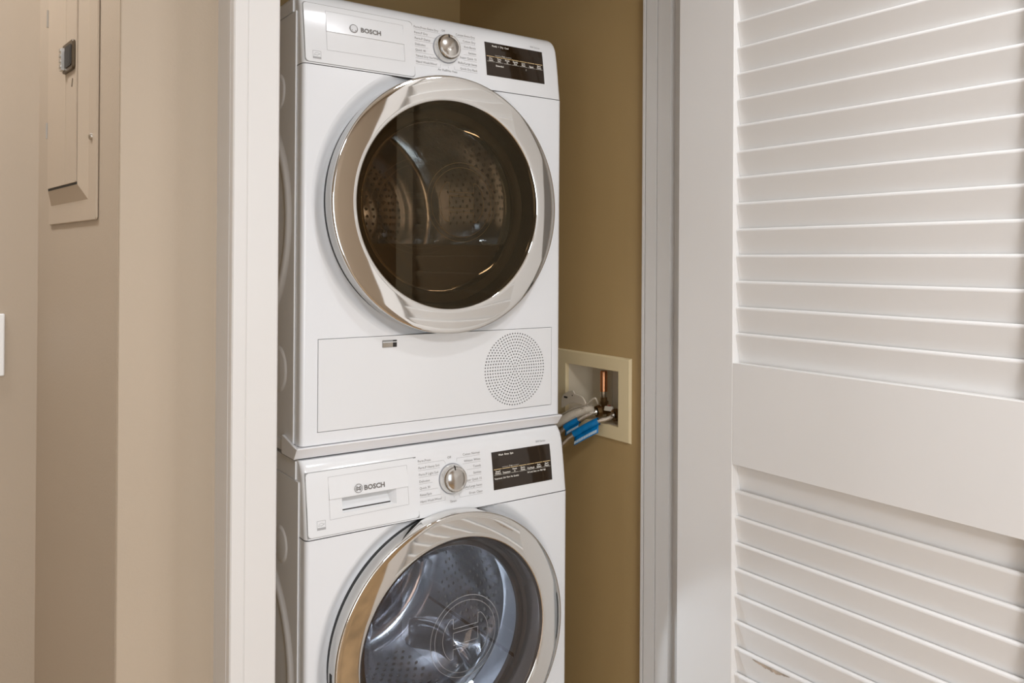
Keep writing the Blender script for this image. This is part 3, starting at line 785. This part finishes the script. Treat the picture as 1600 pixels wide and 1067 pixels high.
# service flap with round grille and its latch
FX0, FX1, FZ0, FZ1 = .0330, .5713, .0234, .1925; GX, GZ, GR = .4738, .1078, .0795
r = MB(); n = 96
angs = sorted(set([2*PI*i/n for i in range(n)]+[math.atan2(z-GZ, x-GX) % (2*PI) for x in (FX0, FX1) for z in (FZ0, FZ1)]))
def lim2(a):
    c, s_ = math.cos(a), math.sin(a)
    return min(((FX1 if c > 0 else FX0)-GX)/c if abs(c) > 1e-9 else 9, ((FZ1 if s_ > 0 else FZ0)-GZ)/s_ if abs(s_) > 1e-9 else 9)
k = len(angs); vs = []
for rr in (GR, 9):
    for a in angs:
        q = min(rr, lim2(a)); vs.append((GX+q*math.cos(a), -.0004, GZ+q*math.sin(a)))
for a in angs:
    q = lim2(a); vs.append((GX+q*math.cos(a), .0050, GZ+q*math.sin(a)))
r.add(vs, [(j*k+i, j*k+(i+1) % k, (j+1)*k+(i+1) % k, (j+1)*k+i) for j in (0, 1) for i in range(k)])
flap = obj('service_flap', r, 'plastic', dryer, smooth=32)
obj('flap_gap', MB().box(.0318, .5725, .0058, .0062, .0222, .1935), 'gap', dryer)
sp = .00633; r = MB()
def cell(r, k, i):
    nk = 6*k; a0 = 2*PI*(i-.5)/nk; a1 = 2*PI*(i+.5)/nk; ri, ro = (k-.5)*sp, (k+.5)*sp
    if k == 12: ro = GR
    am = (a0+a1)/2; rm = k*sp; hx, hz = GX+rm*math.cos(am), GZ+rm*math.sin(am); hr = .00178
    out = [(ro, a0), (ro, am), (ro, a1), (rm, a1), (ri, a1), (ri, am), (ri, a0), (rm, a0)]
    O = [(GX+p*math.cos(q), -.0004, GZ+p*math.sin(q)) for p, q in out]
    H = []
    for p in O:
        d = Vector((p[0]-hx, p[2]-hz)).normalized(); H.append((hx+d.x*hr, -.0004, hz+d.y*hr))
    K = [(p[0], .0016, p[2]) for p in H]
    r.add(O+H+K, [(j, (j+1) % 8, 8+(j+1) % 8, 8+j) for j in range(8)]+[(8+j, 8+(j+1) % 8, 16+(j+1) % 8, 16+j) for j in range(8)])
for kk in range(1, 13):
    for i in range(6*kk): cell(r, kk, i)
hx = [(GX+.5*sp*math.cos(2*PI*i/24), -.0004, GZ+.5*sp*math.sin(2*PI*i/24)) for i in range(24)]
hi = [(GX+.00178*math.cos(2*PI*i/24), -.0004, GZ+.00178*math.sin(2*PI*i/24)) for i in range(24)]
r.add(hx+hi+[(x, .0016, z) for x, y, z in hi], [(j, (j+1) % 24, 24+(j+1) % 24, 24+j) for j in range(24)]+[(24+j, 24+(j+1) % 24, 48+(j+1) % 24, 48+j) for j in range(24)])
g = obj('round_grille', r, 'plastic', flap, smooth=40); g['label'] = 'round perforated air grille'
obj('grille_backing', MB().lathe(GX, GZ, [(GR, .0017), (.0003, .0017)], 32), 'slot', flap)
lt = obj('flap_latch', MB().prism(rrect(.1612, .1925, .1705, .1850, .0012), lambda x, z, y: (x, y, z), -.0009, .004), 'gap', flap)
obj('latch_tab', MB().prism(rrect(.1622, .1835, .1713, .1795, .0008), lambda x, z, y: (x, y, z), -.0016, -.0009), 'steel', lt)
obj('latch_slot', MB().prism(rrect(.1838, .1918, .1713, .1842, .0008), lambda x, z, y: (x, y, z), -.0012, -.0009), 'slot', lt)
obj('latch_bar', MB().prism(rrect(.1622, .1918, .1800, .1815, .0004), lambda x, z, y: (x, y, z), -.0019, -.0012), 'plastic', lt)

# ------------------------------------------------------------------ stacking kit between the two machines
r = MB()
prof = [(-.0050, -.0015), (-.0065, -.0030), (.0100, -.0235), (.0140, -.0245), (.0200, -.0245), (.0200, -.0015)]
r.prism(prof, lambda y, z, x: (x, y, z), -.0070, W+.0030)
kit = tag(obj('stacking_kit', r, 'kit', bevel=.0010), 'narrow pale plastic stacking tray between dryer and washer', 'stacking tray')
r = MB().prism([(-.0060, -.0030), (.0100, -.0240), (.0720, -.0245), (.0745, -.0220), (.0745, .0090), (.0725, .0110), (.0100, -.0010)], lambda y, z, x: (x, y, z), -.0085, -.0035)
obj('side_bracket', r, 'kit', kit, bevel=.0008)
obj('tray_base', MB().box(-.004, W+.003, .0200, .55, -.0205, -.0008), 'kit', kit)

# ------------------------------------------------------------------ washer
ZB = -.1625-.696
washer = thing('washing_machine', 'white front-loading washing machine with clear drum door, under the stacked dryer', 'washing machine', (.298, .27, ZB-.012))
build_machine('washer', washer, -.029, ZB)
for x in (.06, .536):
    for y in (.06, .5):
        obj('foot', MB().tube([(x, y, ZB-.0185), (x, y, ZB-.006), (x, y, ZB+.002)], [.022, .022, .012], 20), 'black', washer)

def point(name, loc, power, color, rad):
    l = bpy.data.lights.new(name, 'POINT'); l.energy = power; l.color = color; l.shadow_soft_size = rad
    o = bpy.data.objects.new(name, l); COL.objects.link(o); o.location = loc
point('washer_drum_fill', (.26, .115, ZB+.612), 15, (.58, .78, 1), .010)  # added point light that brightens the drum seen through the glass
point('dryer_drum_fill', (.24, .12, .63), 2.2, (.50, .74, 1), .010)  # also added, weaker, to lift the dryer drum

# ------------------------------------------------------------------ outlet box on the right wall, with its valves and hoses
ob = thing('outlet_box', 'cream plastic laundry outlet box set into the closet wall', 'outlet box', (XW, .03, -.0655))
bY0, bY1, bZ0, bZ1 = -.1000, .1680, -.0655, .1240; oY0, oY1, oZ0, oZ1 = -.0615, .1260, -.0330, .0912; bx1 = XW+.085
r = MB()
O1 = [(bY0, bZ0), (bY1, bZ0), (bY1, bZ1), (bY0, bZ1)]; I1 = [(oY0, oZ0), (oY1, oZ0), (oY1, oZ1), (oY0, oZ1)]
fx = XW-.0062
r.add([(XW-.0003, y, z) for y, z in O1]+[(fx, y+(.003 if y == bY0 else -.003), z+(.003 if z == bZ0 else -.003)) for y, z in O1]+[(fx, y, z) for y, z in I1]+[(XW+.004, y, z) for y, z in I1],
      [(j*4+i, j*4+(i+1) % 4, (j+1)*4+(i+1) % 4, (j+1)*4+i) for j in range(3) for i in range(4)])
obj('flange', r, 'box', ob, bevel=.0012)
r = MB()
I2 = [(y*1.0+(-.004 if y == oY0 else .004), z+(-.006 if z == oZ0 else .006)) for y, z in I1]
r.add([(XW+.002, y, z) for y, z in I1]+[(bx1, y, z) for y, z in I2], [(i, (i+1) % 4, 4+(i+1) % 4, 4+i) for i in range(4)]+[(4, 5, 6, 7)])
r.add([(bx1-.0004, .058, oZ0), (bx1-.002, .058, oZ0), (bx1-.002, .058, oZ1), (bx1-.0004, .058, oZ1), (bx1-.0004, .060, oZ0), (bx1-.002, .060, oZ0), (bx1-.002, .060, oZ1), (bx1-.0004, .060, oZ1)], [(0, 1, 2, 3), (4, 5, 6, 7), (1, 2, 6, 5)])
obj('recess', r, 'boxin', ob)

def valve(y, x, zc, arrest, name, label):
    t = thing(name, label, 'valve', (x, y, zc-.02), 'supply valves in the outlet box')
    r = MB().rod((x+.028, y, oZ0+.0), (x+.028, y, zc+.006), .0085); r.rod((x+.028, y, zc), (x-.004, y, zc), .0085)
    obj('valve_body', r, 'brass', t)
    obj('hose_nut', MB().tube([(x-.002, y, zc), (x-.012, y+.003, zc-.001), (x-.0125, y+.003, zc-.001)], [.0145, .0145, .0100], 8), 'brass', t)
    obj('nut_ring', MB().tube([(x-.0126, y+.003, zc-.001), (x-.0165, y+.0045, zc-.0015)], [.0080, .0074], 16), 'steel', t)
    return t
V1 = valve(.0334, .747, -.0145, False, 'supply_valve', 'aged brass supply valve at the left in the outlet box, behind the drain hose')
V2 = valve(-.0270, .747, -.0135, True, 'supply_valve', 'aged brass supply valve nearest the right edge of the outlet box')
r = MB().prism([(-.0155, -.0035), (.0120, -.0050), (.0090, .0060), (-.0150, .0075)], lambda a, b, x: (x, a-.0055+.006, b-.0040), .7370, .7440)
hv = obj('lever', r, 'valve', V2, bevel=.001); hv['label'] = 'cream plastic lever'
obj('red_mark', MB().box(.7500, .7560, .0090, .0150, -.0010, .0014), 'red', V2)
t = thing('hammer_arrestor', 'upright copper water hammer arrestor inside the outlet box', 'arrestor', (.775, .0545, -.012))
obj('copper_tube', MB().tube([(.775, .0558, .0256), (.775, .0558, .0735), (.775, .0558, .0755), (.775, .0558, .0762)], [.0088, .0088, .0080, .0060], 24), 'copper', t)
obj('solder_ring', MB().tube([(.775, .0555, .0130), (.775, .0555, .0145), (.775, .0556, .0240), (.775, .0557, .0262)], [.0078, .0086, .0086, .0090], 20), 'solder', t)
obj('brass_fitting', MB().tube([(.775, .0545, -.0200), (.775, .0548, -.0040), (.775, .0550, -.0039), (.775, .0551, .0040), (.775, .0553, .0041), (.775, .0554, .0128)], [.0075, .0078, .0110, .0110, .0086, .0078], 8), 'brass', t)

def hose(name, label, pts, cat='hose', r=.0052, material='braid'):
    o = obj(name, MB().tube(spline(pts, 10), r, 12), material); return tag(o, label, cat, 'braided supply hoses')
h1p = [(.7335, .0365, -.0155), (.720, .0400, -.0190), (.700, .0633, -.0368), (.685, .1004, -.0640), (.676, .140, -.110), (.665, .175, -.21), (.66, .19, -.36)]
h2p = [(.7335, -.0225, -.0145), (.720, -.0255, -.0190), (.697, -.0040, -.0300), (.676, .0510, -.0660), (.667, .0720, -.0865), (.658, .098, -.122), (.645, .130, -.23), (.64, .14, -.36)]
hs1 = hose('supply_hose', 'braided steel hose with blue tag, rear one, half hidden by the washer corner', h1p)
hs2 = hose('supply_hose', 'braided steel hose with blue tag, nearest one, crossing below the outlet box', h2p)

def hose_tag(parent, pts, i0, i1, rad, drop, lines):
    P = spline(pts, 10)[i0:i1+1]
    r = MB().tube(P, rad, 14, cap=False)
    sl = obj('tag_sleeve', r, 'tag', parent); sl['label'] = 'blue paper tag wrapped round the hose'
    dv = Vector((-.35, -.35, -1)).normalized(); fl = MB(); n = len(P)
    off = Vector((-.004, -.004, -rad*.75))
    a = [p+off for p in P]; b = [p+off+dv*drop for p in P]
    fl.add(a+b, [(i, i+1, n+i+1, n+i) for i in range(n-1)])
    md = obj('tag_flag', fl, 'tag', sl); s_ = md.modifiers.new('thick', 'SOLIDIFY'); s_.thickness = .0005
    tx = MB()
    for f0, f1, w0, w1 in lines:
        q = []
        for i in range(n):
            k = i/(n-1)
            if f0 <= k <= f1: q.append(i)
        o2 = Vector((-.0006, -.0006, 0))
        # dashes that read as small capital letters
        for i in q[:-1]:
            for u0, u1 in ((.05, .38), (.52, .85)):
                A0 = a[i].lerp(a[i+1], u0)+o2; A1 = a[i].lerp(a[i+1], u1)+o2
                tx.add([A0+dv*drop*w0, A1+dv*drop*w0, A1+dv*drop*w1, A0+dv*drop*w1], [(0, 1, 2, 3)])
    obj('tag_print', tx, 'tagw', sl)['kind'] = 'stuff'
hose_tag(hs2, h2p, 18, 29, .0088, .0195, ((.08, 1, .52, .86),))
hose_tag(hs1, h1p, 19, 28, .0080, .013, ((0, .9, .40, .82),))
# corrugated drain hose with its hook and tie strap
P = spline([(.730, .0440, -.0110), (.712, .0500, -.0105), (.697, .0800, -.0270), (.690, .1140, -.0470), (.686, .175, -.066), (.690, .30, -.085), (.69, .45, -.12)], 46)
dh = tag(obj('drain_hose', MB().tube(P, [.0104+(.0008 if (i//2) % 2 else -.0006) for i in range(len(P))], 14), 'hosegrey', smooth=60), 'grey corrugated drain hose rising into the outlet box', 'hose')
pp = [(.1117,-.0125),(.1119,.0072),(.1057,.0200),(.0860,.0300),(.0673,.0345),(.0611,.0268),(.0430,.0262),(.0340,.0240),(.0286,.0198),(.0240,.0155),(.0215,.0109),(.0240,.0065),(.0285,.0045),(.0428,.0068),(.0621,.0062),(.0740,.0035),(.0867,-.0008),(.0960,-.0050),(.1041,-.0110)]
hk = tag(obj('hose_hook', MB().prism(pp, lambda y, z, x: (x, y, z), .689, .693), 'hosegrey', bevel=.0012), 'pale grey curved plastic hose hook above the drain hose', 'hose hook')
r = MB().disc((.6886, .0691, .0225), .0019, (-1, 0, 0), 12); r.prism(rrect(.0872, .1003, .0130, .0172, .0018), lambda y, z, x: (x, y, z), .6884, .6890)
obj('hook_holes', r, 'slot', hk)
st = tag(obj('tie_strap', MB().tube(spline([(.690, .1140, -.0320), (.696, .1190-.004, -.0300), (.698, .0815, -.0119), (.700, .0428, .0027), (.702, .0300, .0085), (.703, .0060, .0236), (.708, .0040, .0175), (.716, .0100, .0100)], 8), .0021, 8), 'hosegrey'), 'thin grey strap lying over the drain hose', 'strap')
